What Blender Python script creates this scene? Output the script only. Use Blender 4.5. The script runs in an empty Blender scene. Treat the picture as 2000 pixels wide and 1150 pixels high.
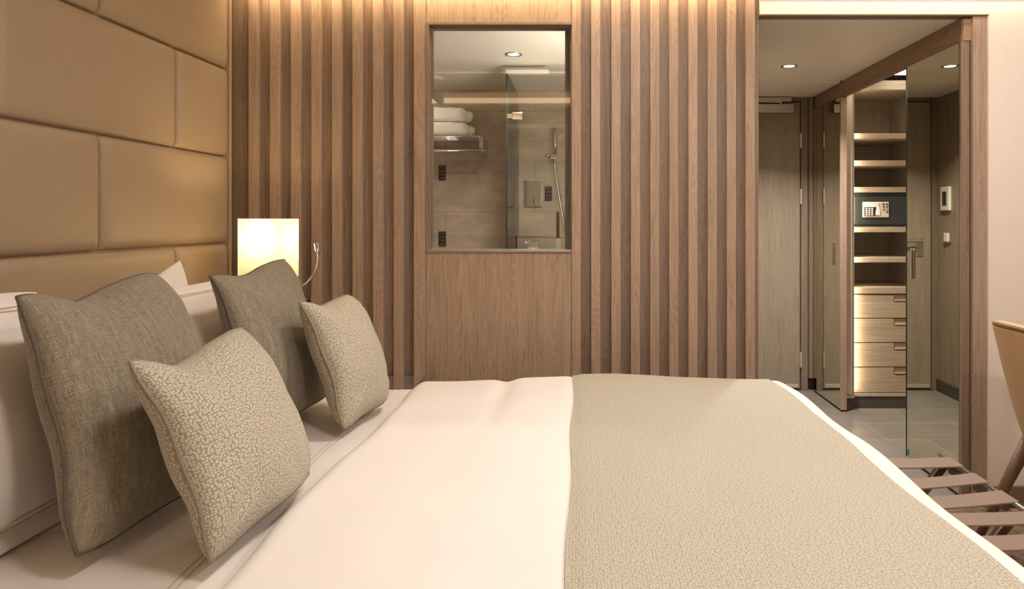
import bpy, bmesh, math, random
from mathutils import Vector, Matrix, noise

# ------------------------------------------------------------------ camera, world, exposure
sc = bpy.context.scene
COL = sc.collection
F = 1333.333          # focal length in pixels of the 2000 px frame
CH = 1.22             # camera height
cam_d = bpy.data.cameras.new('camera')
cam_d.sensor_width = 36.0
cam_d.lens = 24.0
cam_d.shift_x = -132 / 2000.0
cam_d.shift_y = -147 / 2000.0
cam_d.clip_start = 0.02
cam = bpy.data.objects.new('camera', cam_d)
cam.location = (0, 0, CH)
cam.rotation_euler = (math.pi / 2, 0, 0)
COL.objects.link(cam)
sc.camera = cam

w = bpy.data.worlds.new('world'); sc.world = w
w.use_nodes = True
w.node_tree.nodes['Background'].inputs[0].default_value = (1.0, 0.9, 0.8, 1)
w.node_tree.nodes['Background'].inputs[1].default_value = 0.05

sc.view_settings.view_transform = 'Standard'
sc.view_settings.look = 'None'
sc.view_settings.exposure = 0.0
sc.view_settings.gamma = 1.0
sc.view_settings.use_curve_mapping = False

D = 2.95              # front face of the slatted wall
D2 = 4.88             # entrance door wall
ZC = 2.10             # lobby ceiling
ZR = 2.42             # bedroom ceiling


def area(name, loc, size, power, col, rot=(0, 0, 0), size_y=None, shape='RECTANGLE', spread=None):
    l = bpy.data.lights.new(name, 'AREA')
    l.energy = power; l.color = col; l.size = size
    l.shape = shape
    if size_y is not None: l.size_y = size_y
    if spread: l.spread = spread
    o = bpy.data.objects.new(name, l); COL.objects.link(o)
    o.location = loc; o.rotation_euler = rot
    return o


WARM = (1.0, 0.84, 0.64)
SOFT = (1.0, 0.935, 0.865)
AMBER = (1.0, 0.74, 0.43)
# ceiling lights of the bedroom (their fixtures are built below)
CEIL_LIGHTS = [(0.25, 0.75), (0.25, 2.0), (1.75, 0.75), (1.6, 2.05)]
for i, (x, y) in enumerate(CEIL_LIGHTS):
    area('ceiling_lamp_light', (x, y, ZR - 0.035), 0.30, [13, 13, 15, 13][i], SOFT, shape='DISK')
# cove strips
area('cove_light', (-0.36, 2.885, 2.238), 2.2, 7.0, AMBER, rot=(math.radians(28), 0, 0), size_y=0.02)
area('cove_light', (1.85, 2.885, 2.238), 2.1, 3.6, WARM, rot=(math.radians(28), 0, 0), size_y=0.02)
area('cove_light', (-1.38, 1.1, 2.335), 0.02, 0.9, AMBER, rot=(0, math.radians(38), 0), size_y=3.2)
# lobby, bathroom and wardrobe lamps, plus an added bathroom fill
area('spot_light', (1.203, 3.92, 2.085), 0.07, 30.0, SOFT, shape='DISK', spread=math.radians(125))
area('spot_light', (-0.352, 3.64, 2.085), 0.07, 14.0, SOFT, shape='DISK', spread=math.radians(130))
area('spot_light', (-1.1, 4.1, 2.085), 0.07, 1.5, SOFT, shape='DISK')
area('bath_fill_light', (0.25, 3.13, 1.40), 0.6, 12.0, SOFT, rot=(math.radians(155), 0, 0), size_y=0.05)  # added fill that brightens the bathroom ceiling, out of view
area('wardrobe_light', (2.0, 3.95, 2.17), 0.3, 2.6, WARM, size_y=0.5)
_z = -Vector((0.93, 0.37, 0)).normalized(); _y = Vector((0, 0, 1)); _x = _y.cross(_z)
area('wardrobe_light', (1.764, 4.383, 1.07), 0.008, 3.2, WARM, rot=Matrix((_x, _y, _z)).transposed().to_euler(), size_y=1.9)

# ------------------------------------------------------------------ helpers
ORG = {}


class MB:
    def __init__(s): s.v = []; s.f = []; s.uv = None; s.sm = []
    def box(s, x0, x1, y0, y1, z0, z1):
        b = len(s.v)
        s.v += [(x0, y0, z0), (x1, y0, z0), (x1, y1, z0), (x0, y1, z0), (x0, y0, z1), (x1, y0, z1), (x1, y1, z1), (x0, y1, z1)]
        s.f += [tuple(b + i for i in q) for q in ((0, 3, 2, 1), (4, 5, 6, 7), (0, 1, 5, 4), (1, 2, 6, 5), (2, 3, 7, 6), (3, 0, 4, 7))]
        return s
    def grid(s, pts, closed_u=False, closed_v=False):
        b = len(s.v); n = len(pts); m = len(pts[0])
        for r in pts: s.v += [tuple(p) for p in r]
        for i in range(n if closed_u else n - 1):
            for j in range(m if closed_v else m - 1):
                i2 = (i + 1) % n; j2 = (j + 1) % m
                s.f.append((b + i * m + j, b + i2 * m + j, b + i2 * m + j2, b + i * m + j2))
        return s
    def tube(s, pts, r, n=12, cap=True, closed=False):
        pts = [Vector(p) for p in pts]; N = len(pts)
        rs = r if isinstance(r, (list, tuple)) else [r] * N
        t0 = (pts[1] - pts[0]).normalized()
        up = Vector((0, 0, 1)) if abs(t0.z) < 0.9 else Vector((1, 0, 0))
        a = t0.cross(up).normalized()
        rings = []
        for i, p in enumerate(pts):
            if closed: t = (pts[(i + 1) % N] - pts[i - 1]).normalized()
            else: t = (pts[min(i + 1, N - 1)] - pts[max(i - 1, 0)]).normalized()
            a = (a - t * a.dot(t)).normalized(); c = t.cross(a)
            rings.append([p + (a * math.cos(2 * math.pi * k / n) + c * math.sin(2 * math.pi * k / n)) * rs[i] for k in range(n)])
        b = len(s.v)
        s.grid(rings, closed_u=closed, closed_v=True)
        if cap and not closed:
            s.f.append(tuple(b + k for k in range(n))[::-1])
            s.f.append(tuple(b + (N - 1) * n + k for k in range(n)))
        return s
    def cyl(s, p0, p1, r, n=20): return s.tube([p0, p1], r, n)
    def prism(s, outline, axis, a0, a1):
        """outline of (u, v) swept along an axis: axis z: (x,y); y: (x,z); x: (y,z)"""
        b = len(s.v); n = len(outline)
        for a in (a0, a1):
            for (u, v) in outline:
                s.v.append((u, v, a) if axis == 'z' else (u, a, v) if axis == 'y' else (a, u, v))
        for i in range(n):
            j = (i + 1) % n
            s.f.append((b + i, b + j, b + n + j, b + n + i))
        s.f.append(tuple(b + i for i in range(n))[::-1]); s.f.append(tuple(b + n + i for i in range(n)))
        return s
    def build(s, name, mat, parent=None, bevel=0.0, smooth=False, seg=2, label=None, uvs=None):
        if parent is not None: o0 = ORG[parent.name]
        else:
            xs = [v[0] for v in s.v]; ys = [v[1] for v in s.v]; zs = [v[2] for v in s.v]
            o0 = Vector(((min(xs) + max(xs)) / 2, (min(ys) + max(ys)) / 2, min(zs)))
        me = bpy.data.meshes.new(name)
        me.from_pydata([tuple(Vector(v) - o0) for v in s.v], [], s.f)
        if uvs:
            ul = me.uv_layers.new(name='uv')
            for li, l in enumerate(me.loops): ul.data[li].uv = uvs[l.vertex_index]
        bm = bmesh.new(); bm.from_mesh(me)
        bmesh.ops.recalc_face_normals(bm, faces=bm.faces)
        bm.to_mesh(me); bm.free()
        me.materials.append(mat)
        if smooth:
            for p in me.polygons: p.use_smooth = True
        o = bpy.data.objects.new(name, me); COL.objects.link(o)
        ORG[o.name] = o0
        if parent is not None: o.parent = parent
        else: o.location = o0
        if bevel:
            m = o.modifiers.new('bevel', 'BEVEL'); m.width = bevel; m.segments = seg; m.limit_method = 'ANGLE'
            m.angle_limit = math.radians(40)
            if smooth is False:
                m.harden_normals = False
        if label: o['label'] = label
        return o


def tag(o, label=None, cat=None, group=None, kind=None):
    if label: o['label'] = label
    if cat: o['category'] = cat
    if group: o['group'] = group
    if kind: o['kind'] = kind
    return o


def empty(name, loc, label=None, cat=None, group=None, kind=None):
    o = bpy.data.objects.new(name, None); COL.objects.link(o)
    o.location = loc; o.empty_display_size = 0.05
    ORG[o.name] = Vector(loc)
    return tag(o, label, cat, group, kind)


def P(px, py, y):
    """pixel of the photograph at depth y"""
    return Vector(((px - 1132) * y / F, y, CH - (py - 428) * y / F))


def rrect(x0, x1, y0, y1, r, n=6):
    out = []
    for cx, cy, a0 in ((x1 - r, y1 - r, 0), (x0 + r, y1 - r, 90), (x0 + r, y0 + r, 180), (x1 - r, y0 + r, 270)):
        for k in range(n + 1):
            a = math.radians(a0 + 90 * k / n)
            out.append((cx + r * math.cos(a), cy + r * math.sin(a)))
    return out

# ------------------------------------------------------------------ materials
def new_mat(name):
    m = bpy.data.materials.new(name); m.use_nodes = True
    nt = m.node_tree; nt.nodes.clear()
    out = nt.nodes.new('ShaderNodeOutputMaterial')
    b = nt.nodes.new('ShaderNodeBsdfPrincipled')
    nt.links.new(b.outputs[0], out.inputs[0])
    return m, nt, b, out


def N(nt, t, **kw):
    n = nt.nodes.new(t)
    for k, v in kw.items(): setattr(n, k, v)
    return n


def ramp(nt, stops):
    r = N(nt, 'ShaderNodeValToRGB')
    e = r.color_ramp.elements
    while len(e) > 2: e.remove(e[-1])
    for i, (p, c) in enumerate(stops):
        x = e[i] if i < 2 else e.new(p)
        x.position = p; x.color = (*c, 1)
    return r


def bump(nt, b, height, strength=0.2, dist=0.002):
    bp = N(nt, 'ShaderNodeBump'); bp.inputs['Strength'].default_value = strength; bp.inputs['Distance'].default_value = dist
    nt.links.new(height, bp.inputs['Height']); nt.links.new(bp.outputs[0], b.inputs['Normal'])


def plain(name, col, rough=0.5, metal=0.0, var=0.04, nscale=30, bstr=0.0, spec=0.5, emis=None, estr=0):
    m, nt, b, out = new_mat(name)
    tc = N(nt, 'ShaderNodeTexCoord')
    n = N(nt, 'ShaderNodeTexNoise'); n.inputs['Scale'].default_value = nscale; n.inputs['Detail'].default_value = 4
    nt.links.new(tc.outputs['Object'], n.inputs['Vector'])
    r = ramp(nt, [(0.3, tuple(c * (1 - var) for c in col)), (0.7, tuple(min(1, c * (1 + var)) for c in col))])
    nt.links.new(n.outputs[0], r.inputs[0]); nt.links.new(r.outputs[0], b.inputs['Base Color'])
    b.inputs['Roughness'].default_value = rough; b.inputs['Metallic'].default_value = metal
    b.inputs['Specular IOR Level'].default_value = spec
    if bstr: bump(nt, b, n.outputs[0], bstr, 0.001)
    if emis:
        b.inputs['Emission Color'].default_value = (*emis, 1); b.inputs['Emission Strength'].default_value = estr
    return m


def wood(name, dark, mid, light, axis='z', rough=0.5, island=0.10, grain=1.0):
    m, nt, b, out = new_mat(name)
    tc = N(nt, 'ShaderNodeTexCoord'); geo = N(nt, 'ShaderNodeNewGeometry')
    L = nt.links.new
    sc_ = N(nt, 'ShaderNodeVectorMath', operation='SCALE'); sc_.inputs[0].default_value = (3.1, 5.3, 7.7)
    mul = N(nt, 'ShaderNodeMath', operation='MULTIPLY'); mul.inputs[1].default_value = 9.0
    L(geo.outputs['Random Per Island'], mul.inputs[0]); L(mul.outputs[0], sc_.inputs['Scale'])
    add = N(nt, 'ShaderNodeVectorMath', operation='ADD'); L(tc.outputs['Object'], add.inputs[0]); L(sc_.outputs[0], add.inputs[1])
    def mapped(a, c):
        mp = N(nt, 'ShaderNodeMapping')
        s = [a, a, a]; s['xyz'.index(axis)] = c
        mp.inputs['Scale'].default_value = s
        L(add.outputs[0], mp.inputs['Vector']); return mp.outputs[0]
    fine = N(nt, 'ShaderNodeTexNoise'); fine.inputs['Scale'].default_value = 1; fine.inputs['Detail'].default_value = 5; fine.inputs['Roughness'].default_value = .6
    L(mapped(170, 5), fine.inputs['Vector'])
    big = N(nt, 'ShaderNodeTexNoise'); big.inputs['Scale'].default_value = 1; big.inputs['Detail'].default_value = 1.5
    L(mapped(7, 0.9), big.inputs['Vector'])
    m1 = N(nt, 'ShaderNodeMath', operation='MULTIPLY'); m1.inputs[1].default_value = 300.0; L(big.outputs[0], m1.inputs[0])
    sn = N(nt, 'ShaderNodeMath', operation='SINE'); L(m1.outputs[0], sn.inputs[0])
    m2 = N(nt, 'ShaderNodeMath', operation='MULTIPLY_ADD'); m2.inputs[1].default_value = 0.045 * grain; L(sn.outputs[0], m2.inputs[0]); L(fine.outputs[0], m2.inputs[2])
    soft = N(nt, 'ShaderNodeTexNoise'); soft.inputs['Scale'].default_value = 1; soft.inputs['Detail'].default_value = 2
    L(mapped(14, 1.2), soft.inputs['Vector'])
    m3 = N(nt, 'ShaderNodeMath', operation='MULTIPLY_ADD'); m3.inputs[1].default_value = 0.35; L(soft.outputs[0], m3.inputs[0]); L(m2.outputs[0], m3.inputs[2])
    r = ramp(nt, [(0.38, dark), (0.66, mid), (0.98, light)])
    L(m3.outputs[0], r.inputs[0])
    hv = N(nt, 'ShaderNodeHueSaturation')
    mr = N(nt, 'ShaderNodeMapRange'); mr.inputs['To Min'].default_value = 1 - island; mr.inputs['To Max'].default_value = 1 + island
    L(geo.outputs['Random Per Island'], mr.inputs[0]); L(mr.outputs[0], hv.inputs['Value']); L(r.outputs[0], hv.inputs['Color'])
    L(hv.outputs[0], b.inputs['Base Color'])
    b.inputs['Roughness'].default_value = rough; b.inputs['Specular IOR Level'].default_value = 0.35
    bump(nt, b, m3.outputs[0], 0.25, 0.0008)
    return m


def s2l(r, g, b): return tuple(((c / 255) / 12.92 if c / 255 <= 0.04045 else ((c / 255 + 0.055) / 1.055) ** 2.4) for c in (r, g, b))


M = {}
M['oak'] = wood('oak_veneer', s2l(138, 115, 97), s2l(163, 138, 118), s2l(180, 155, 134), island=.08, grain=1.6)
M['oak_panel'] = wood('oak_panel', s2l(142, 118, 98), s2l(167, 141, 118), s2l(184, 158, 134), grain=1.8)
M['oak_dark'] = wood('oak_dark', s2l(112, 92, 77), s2l(136, 114, 97), s2l(152, 130, 112), island=.12, grain=1.4)
M['grey_oak'] = wood('grey_oak', s2l(118, 104, 88), s2l(142, 128, 110), s2l(160, 145, 126), grain=0.5)
M['grey_oak_dark'] = wood('grey_oak_frame', s2l(98, 84, 70), s2l(120, 104, 88), s2l(138, 122, 104), grain=0.4)
M['grey_oak_x'] = wood('grey_oak_horizontal', s2l(138, 122, 100), s2l(168, 150, 124), s2l(186, 168, 142), axis='x', grain=0.5)
M['oak_y'] = wood('oak_beam', s2l(112, 88, 68), s2l(140, 113, 90), s2l(160, 132, 106), axis='y', grain=0.6)
M['oak_x'] = wood('oak_cap', s2l(122, 94, 72), s2l(158, 124, 96), s2l(184, 150, 120), axis='x', grain=0.6)
M['wall'] = plain('beige_wallpaper', s2l(226, 213, 201), 0.75, var=0.02, nscale=60, bstr=0.15)
M['ceiling'] = plain('white_ceiling', s2l(236, 228, 215), 0.6, var=0.01)
M['lobby_ceiling'] = plain('lobby_ceiling_panel', s2l(242, 234, 220), 0.35, var=0.01)
M['groove'] = plain('shadow_groove', s2l(140, 122, 104), 0.8)
M['metal'] = plain('brushed_steel', (0.62, 0.60, 0.57), 0.28, 1.0, var=0.05, nscale=80)
M['chrome'] = plain('chrome', (0.85, 0.84, 0.82), 0.08, 1.0, var=0.01)
M['brass'] = plain('champagne_metal', (0.66, 0.57, 0.45), 0.38, 0.55, var=0.05)
M['black'] = plain('black_gap', (0.012, 0.01, 0.009), 0.7)
M['black_plate'] = plain('black_glass_plate', (0.012, 0.012, 0.012), 0.12)
M['white_plastic'] = plain('white_plastic', s2l(228, 222, 212), 0.4, var=0.01)
M['screen'] = plain('dark_screen', (0.02, 0.02, 0.018), 0.15)
M['ceramic'] = plain('white_ceramic', (0.82, 0.8, 0.76), 0.1, var=0.01)
M['cotton'] = plain('white_cotton', s2l(233, 226, 222), 0.85, var=0.012, nscale=9, spec=0.2)
M['cotton_pillow'] = plain('pillow_cotton', s2l(230, 222, 216), 0.85, var=0.015, nscale=9, spec=0.2)
M['stitch'] = plain('taupe_stitching', s2l(196, 174, 162), 0.8)
M['towel'] = plain('white_terry', s2l(240, 232, 220), 0.95, var=0.06, nscale=220, bstr=0.8, spec=0.1)
M['leather'] = plain('beige_leather', s2l(166, 144, 118), 0.45, var=0.03, nscale=260, bstr=0.12, spec=0.4)
M['strap'] = plain('taupe_leather', s2l(132, 112, 100), 0.5, var=0.05, nscale=300, bstr=0.2)
M['chair_leather'] = plain('tan_leather', s2l(190, 156, 116), 0.45, var=0.03, nscale=200, bstr=0.1)
M['walnut'] = wood('walnut', s2l(78, 54, 38), s2l(104, 74, 52), s2l(124, 90, 66))
M['light_wood'] = wood('light_rim_wood', s2l(190, 156, 122), s2l(214, 182, 150), s2l(230, 200, 170), axis='y')
M['chair_band'] = plain('brown_band', s2l(120, 88, 62), 0.5)
M['dark_tile'] = plain('dark_plinth_tile', s2l(74, 68, 62), 0.3, var=0.15, nscale=20)
M['safe'] = plain('safe_steel', s2l(62, 66, 64), 0.35, 0.3, var=0.05, nscale=100)
M['key'] = plain('keypad_plate', s2l(205, 195, 172), 0.4)
M['key_dark'] = plain('keypad_dark', s2l(52, 42, 36), 0.5)
M['led'] = plain('led_strip', (1, 0.85, 0.6), 0.5, emis=(1.0, 0.80, 0.50), estr=9)
M['led_soft'] = plain('cove_strip_profile', (1, 0.85, 0.6), 0.5, emis=(1.0, 0.72, 0.42), estr=7)
M['lampface'] = plain('downlight_lens', (1, 1, 1), 0.5, emis=(1.0, 0.95, 0.88), estr=14)
M['ceil_lens'] = plain('ceiling_lamp_diffuser', (1, 1, 1), 0.5, emis=(1.0, 0.93, 0.84), estr=6)
M['green_label'] = plain('green_label', s2l(40, 110, 75), 0.5)
M['blue_led'] = plain('blue_led_window', s2l(70, 70, 150), 0.2, emis=(0.15, 0.15, 0.5), estr=0.4)

# mirror
m, nt, b, out = new_mat('tinted_mirror')
b.inputs['Base Color'].default_value = (0.70, 0.68, 0.58, 1); b.inputs['Metallic'].default_value = 1; b.inputs['Roughness'].default_value = 0.015
M['mirror'] = m


def glass(name, tint, ior=1.5, extra=0.0):
    m, nt, b, out = new_mat(name); nt.nodes.remove(b)
    tr = N(nt, 'ShaderNodeBsdfTransparent'); tr.inputs[0].default_value = (*tint, 1)
    gl = N(nt, 'ShaderNodeBsdfGlossy'); gl.inputs['Roughness'].default_value = 0.0
    fr = N(nt, 'ShaderNodeFresnel'); fr.inputs[0].default_value = ior
    mx = N(nt, 'ShaderNodeMixShader')
    ad = N(nt, 'ShaderNodeMath', operation='ADD'); ad.inputs[1].default_value = extra; ad.use_clamp = True
    nt.links.new(fr.outputs[0], ad.inputs[0]); nt.links.new(ad.outputs[0], mx.inputs[0])
    nt.links.new(tr.outputs[0], mx.inputs[1]); nt.links.new(gl.outputs[0], mx.inputs[2]); nt.links.new(mx.outputs[0], out.inputs[0])
    return m


M['glass'] = glass('clear_glass', (0.97, 0.98, 0.97))
M['shower_glass'] = glass('shower_glass', (0.94, 0.955, 0.94), 1.22)
M['window_glass'] = glass('window_pane_glass', (0.93, 0.93, 0.9), 1.5)
m, nt, b, out = new_mat('glass_edge'); b.inputs['Base Color'].default_value = (0.008, 0.02, 0.016, 1); b.inputs['Roughness'].default_value = 0.15
M['glass_edge'] = m


# lamp shade: translucent fabric round a warm bulb
m, nt, b, out = new_mat('lamp_shade_fabric'); nt.nodes.remove(b)
tl = N(nt, 'ShaderNodeBsdfTranslucent'); tl.inputs[0].default_value = (0.50, 0.46, 0.38, 1)
df = N(nt, 'ShaderNodeBsdfDiffuse'); df.inputs[0].default_value = (0.80, 0.76, 0.66, 1)
mx = N(nt, 'ShaderNodeMixShader'); mx.inputs[0].default_value = 0.4
nt.links.new(tl.outputs[0], mx.inputs[1]); nt.links.new(df.outputs[0], mx.inputs[2]); nt.links.new(mx.outputs[0], out.inputs[0])
M['shade'] = m


def linen(name, dark, light, scale=1.0):
    m, nt, b, out = new_mat(name); L = nt.links.new
    uv = N(nt, 'ShaderNodeUVMap', uv_map='uv')
    def nz(sx, sy, det=2):
        mp = N(nt, 'ShaderNodeMapping'); mp.inputs['Scale'].default_value = (sx * scale, sy * scale, 1); L(uv.outputs[0], mp.inputs[0])
        n = N(nt, 'ShaderNodeTexNoise'); n.inputs['Scale'].default_value = 1; n.inputs['Detail'].default_value = det; L(mp.outputs[0], n.inputs[0]); return n.outputs[0]
    a = nz(700, 40); c = nz(40, 700); d = nz(500, 500, 1); e = nz(90, 5, 4)
    s1 = N(nt, 'ShaderNodeMath', operation='ADD'); L(a, s1.inputs[0]); L(c, s1.inputs[1])
    s2 = N(nt, 'ShaderNodeMath', operation='ADD'); L(s1.outputs[0], s2.inputs[0]); L(d, s2.inputs[1])
    s4 = N(nt, 'ShaderNodeMath', operation='MULTIPLY_ADD'); s4.inputs[1].default_value = 0.5; L(e, s4.inputs[0]); L(s2.outputs[0], s4.inputs[2])
    s3 = N(nt, 'ShaderNodeMath', operation='DIVIDE'); s3.inputs[1].default_value = 3.5; L(s4.outputs[0], s3.inputs[0])
    r = ramp(nt, [(0.40, dark), (0.60, light)]); L(s3.outputs[0], r.inputs[0]); L(r.outputs[0], b.inputs['Base Color'])
    b.inputs['Roughness'].default_value = 0.85; b.inputs['Specular IOR Level'].default_value = 0.15
    b.inputs['Sheen Weight'].default_value = 0.25; b.inputs['Sheen Roughness'].default_value = 0.4
    bump(nt, b, s3.outputs[0], 0.6, 0.0012)
    return m


def dotted(name, ground, dot, pitch=0.0062, lo=0.30, hi=0.46, bs=0.6):
    m, nt, b, out = new_mat(name); L = nt.links.new
    uv = N(nt, 'ShaderNodeUVMap', uv_map='uv')
    vo = N(nt, 'ShaderNodeTexVoronoi', feature='F1', voronoi_dimensions='2D'); vo.inputs['Scale'].default_value = 1 / pitch
    vo.inputs['Randomness'].default_value = 0.62
    mpv = N(nt, 'ShaderNodeMapping'); mpv.inputs['Scale'].default_value = (0.78, 1, 1); L(uv.outputs[0], mpv.inputs[0]); L(mpv.outputs[0], vo.inputs['Vector'])
    r = ramp(nt, [(lo, dot), (hi, ground)])
    nn = N(nt, 'ShaderNodeTexNoise'); nn.inputs['Scale'].default_value = 600; nn.inputs['Detail'].default_value = 2; L(uv.outputs[0], nn.inputs[0])
    ma = N(nt, 'ShaderNodeMath', operation='MULTIPLY_ADD'); ma.inputs[1].default_value = 0.25
    sb = N(nt, 'ShaderNodeMath', operation='SUBTRACT'); sb.inputs[1].default_value = 0.125
    L(nn.outputs[0], ma.inputs[0]); L(vo.outputs['Distance'], ma.inputs[2]); L(ma.outputs[0], sb.inputs[0])
    L(sb.outputs[0], r.inputs[0]); L(r.outputs[0], b.inputs['Base Color'])
    inv = N(nt, 'ShaderNodeMath', operation='MULTIPLY'); inv.inputs[1].default_value = -1; L(sb.outputs[0], inv.inputs[0])
    b.inputs['Roughness'].default_value = 0.75; b.inputs['Specular IOR Level'].default_value = 0.2
    b.inputs['Sheen Weight'].default_value = 0.15
    bump(nt, b, inv.outputs[0], bs, 0.0018)
    return m


M['linen'] = linen('taupe_linen', s2l(98, 90, 77), s2l(164, 152, 133))
M['linen_pipe'] = plain('taupe_piping', s2l(98, 89, 76), 0.8, var=0.2, nscale=300)
M['dotted'] = dotted('dotted_weave', s2l(156, 147, 129), s2l(205, 196, 178), pitch=.0050, lo=.22, hi=.50)
M['dot_pipe'] = plain('dotted_piping', s2l(142, 131, 113), 0.8, var=0.2, nscale=300)
M['throw'] = dotted('throw_weave', s2l(166, 158, 142), s2l(202, 194, 177), pitch=0.0046, lo=0.15, hi=0.55, bs=0.5)


def tiles(name, base, joint, sx, sy, axes='xy', jw=0.004, rough=0.5, var=0.12, nscale=3.0, off=0.5, var2=None, phase=(0, 0)):
    m, nt, b, out = new_mat(name); L = nt.links.new
    geo = N(nt, 'ShaderNodeNewGeometry')
    sep = N(nt, 'ShaderNodeSeparateXYZ'); L(geo.outputs['Position'], sep.inputs[0])
    cmb = N(nt, 'ShaderNodeCombineXYZ')
    for k in (0, 1):
        a = N(nt, 'ShaderNodeMath', operation='ADD'); a.inputs[1].default_value = phase[k]
        L(sep.outputs['xyz'.index(axes[k])], a.inputs[0]); L(a.outputs[0], cmb.inputs[k])
    br = N(nt, 'ShaderNodeTexBrick'); br.offset = off; br.inputs['Scale'].default_value = 1
    br.inputs['Brick Width'].default_value = sx; br.inputs['Row Height'].default_value = sy
    br.inputs['Mortar Size'].default_value = jw / 2; br.inputs['Mortar Smooth'].default_value = 0.1
    br.inputs['Color1'].default_value = (0.93, 0.93, 0.93, 1); br.inputs['Color2'].default_value = (1.05, 1.05, 1.05, 1); br.inputs['Mortar'].default_value = (1, 1, 1, 1)
    L(cmb.outputs[0], br.inputs['Vector'])
    n = N(nt, 'ShaderNodeTexNoise'); n.inputs['Scale'].default_value = nscale; n.inputs['Detail'].default_value = 8; n.inputs['Roughness'].default_value = 0.65
    mp = N(nt, 'ShaderNodeMapping'); mp.inputs['Scale'].default_value = (1, 2.2, 1); L(cmb.outputs[0], mp.inputs[0]); L(mp.outputs[0], n.inputs[0])
    r = ramp(nt, [(0.3, tuple(c * (1 - var) for c in base)), (0.7, tuple(c * (1 + var) for c in base))]); L(n.outputs[0], r.inputs[0])
    mu = N(nt, 'ShaderNodeMix', data_type='RGBA', blend_type='MULTIPLY'); mu.inputs['Factor'].default_value = 1
    L(r.outputs[0], mu.inputs[6]); L(br.outputs['Color'], mu.inputs[7])
    mj = N(nt, 'ShaderNodeMix', data_type='RGBA'); L(br.outputs['Fac'], mj.inputs['Factor']); L(mu.outputs[2], mj.inputs[6]); mj.inputs[7].default_value = (*joint, 1)
    L(mj.outputs[2], b.inputs['Base Color']); b.inputs['Roughness'].default_value = rough
    bump(nt, b, n.outputs[0], 0.1, 0.001)
    return m


M['floor_tile'] = tiles('grey_floor_tile', s2l(118, 112, 103), s2l(158, 150, 138), 0.6, 0.30, 'xy', rough=0.3, phase=(0.1, 0.12))
M['bath_tile'] = tiles('stone_wall_tile', s2l(174, 155, 137), s2l(140, 124, 108), 1.2, 0.34, 'xz', jw=0.004, rough=0.35, var=0.26, nscale=5, phase=(0.3, -0.25))
M['bath_tile_side'] = tiles('stone_wall_tile_side', s2l(172, 152, 132), s2l(140, 124, 108), 1.2, 0.34, 'yz', jw=0.003, rough=0.35, var=0.16, nscale=5, phase=(0.3, -0.25))
# carpet
m, nt, b, out = new_mat('patterned_carpet')
tc = N(nt, 'ShaderNodeTexCoord')
n1 = N(nt, 'ShaderNodeTexNoise'); n1.inputs['Scale'].default_value = 9; n1.inputs['Detail'].default_value = 6; n1.inputs['Distortion'].default_value = 1.5
n2 = N(nt, 'ShaderNodeTexNoise'); n2.inputs['Scale'].default_value = 350
nt.links.new(tc.outputs['Object'], n1.inputs[0]); nt.links.new(tc.outputs['Object'], n2.inputs[0])
ad = N(nt, 'ShaderNodeMath', operation='MULTIPLY_ADD'); ad.inputs[1].default_value = 0.35; nt.links.new(n2.outputs[0], ad.inputs[0]); nt.links.new(n1.outputs[0], ad.inputs[2])
r = ramp(nt, [(0.5, s2l(70, 54, 44)), (0.8, s2l(124, 102, 84))]); nt.links.new(ad.outputs[0], r.inputs[0]); nt.links.new(r.outputs[0], b.inputs['Base Color'])
b.inputs['Roughness'].default_value = 0.95; bump(nt, b, n2.outputs[0], 0.8, 0.003)
M['carpet'] = m

# ------------------------------------------------------------------ room shell
def struct(mb, name, mat, **kw):
    par = kw.get('parent')
    o = mb.build(name, mat, **kw)
    if par is None: o['kind'] = 'structure'
    return o


XL = -1.56            # face of the wall behind the headboard
XR = 3.0
YN = -0.62            # wall behind the camera
struct(MB().box(XL - .1, XR + .1, YN - .1, D - 0.02, -0.05, 0), 'floor', M['carpet'])
struct(MB().box(0.62, 2.5, D - 0.02, D2 + 0.1, -0.05, 0), 'floor', M['floor_tile'])
struct(MB().box(XL - .1, 0.62, D - 0.02, D2 + 0.1, -0.05, 0), 'floor', M['bath_tile'])
struct(MB().box(XL - .1, XR + .1, YN - .1, D + .25, ZR, ZR + .06), 'ceiling', M['ceiling'])
# lobby ceiling, a little step in it
struct(MB().box(0.70, 1.78, D + .06, 4.34, ZC, ZC + .05), 'ceiling', M['lobby_ceiling'])
struct(MB().box(0.70, 1.66, 4.345, D2 + .05, ZC - .012, ZC + .05), 'ceiling', M['lobby_ceiling'], bevel=0.002)
struct(MB().box(1.70, 2.5, D + .06, D2 + .1, 2.19, 2.24), 'ceiling', M['ceiling'])
struct(MB().box(XL - .1, 0.70, D + .10, 4.07, ZC, ZC + .05), 'ceiling', M['lobby_ceiling'])
struct(MB().box(XL - .1, 0.70, 4.075, 4.70, ZC - .01, ZC + .05), 'ceiling', M['lobby_ceiling'], bevel=0.002)
struct(MB().box(XL - .1, XL, YN - .1, D2, 0, ZR), 'wall_left', M['wall'])
struct(MB().box(XL - .1, XR + .1, YN - .1, YN, 0, ZR), 'wall_front', M['wall'])
struct(MB().box(XR, XR + .1, YN, D + .2, 0, ZR), 'wall_right', M['wall'])
# beige wall with the lobby opening
bw = MB()
bw.box(1.772, XR, D, D + .05, 0, 2.16); bw.box(0.78, 1.772, D, D + .05, ZC + .005, 2.16)
bw.box(0.78, XR, D + .006, D + .05, 2.16, 2.166); bw.box(0.78, XR, D, D + .05, 2.166, ZR)
struct(bw, 'wall_back', M['wall'])
struct(MB().box(0.78, 1.775, D + .003, D + .06, ZC, ZC + .005), 'trim_1', M['grey_oak_dark'])
struct(MB().box(1.785, XR, D - .012, D, 0, .07), 'baseboard_back', M['oak_dark'], bevel=0.003)

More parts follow.
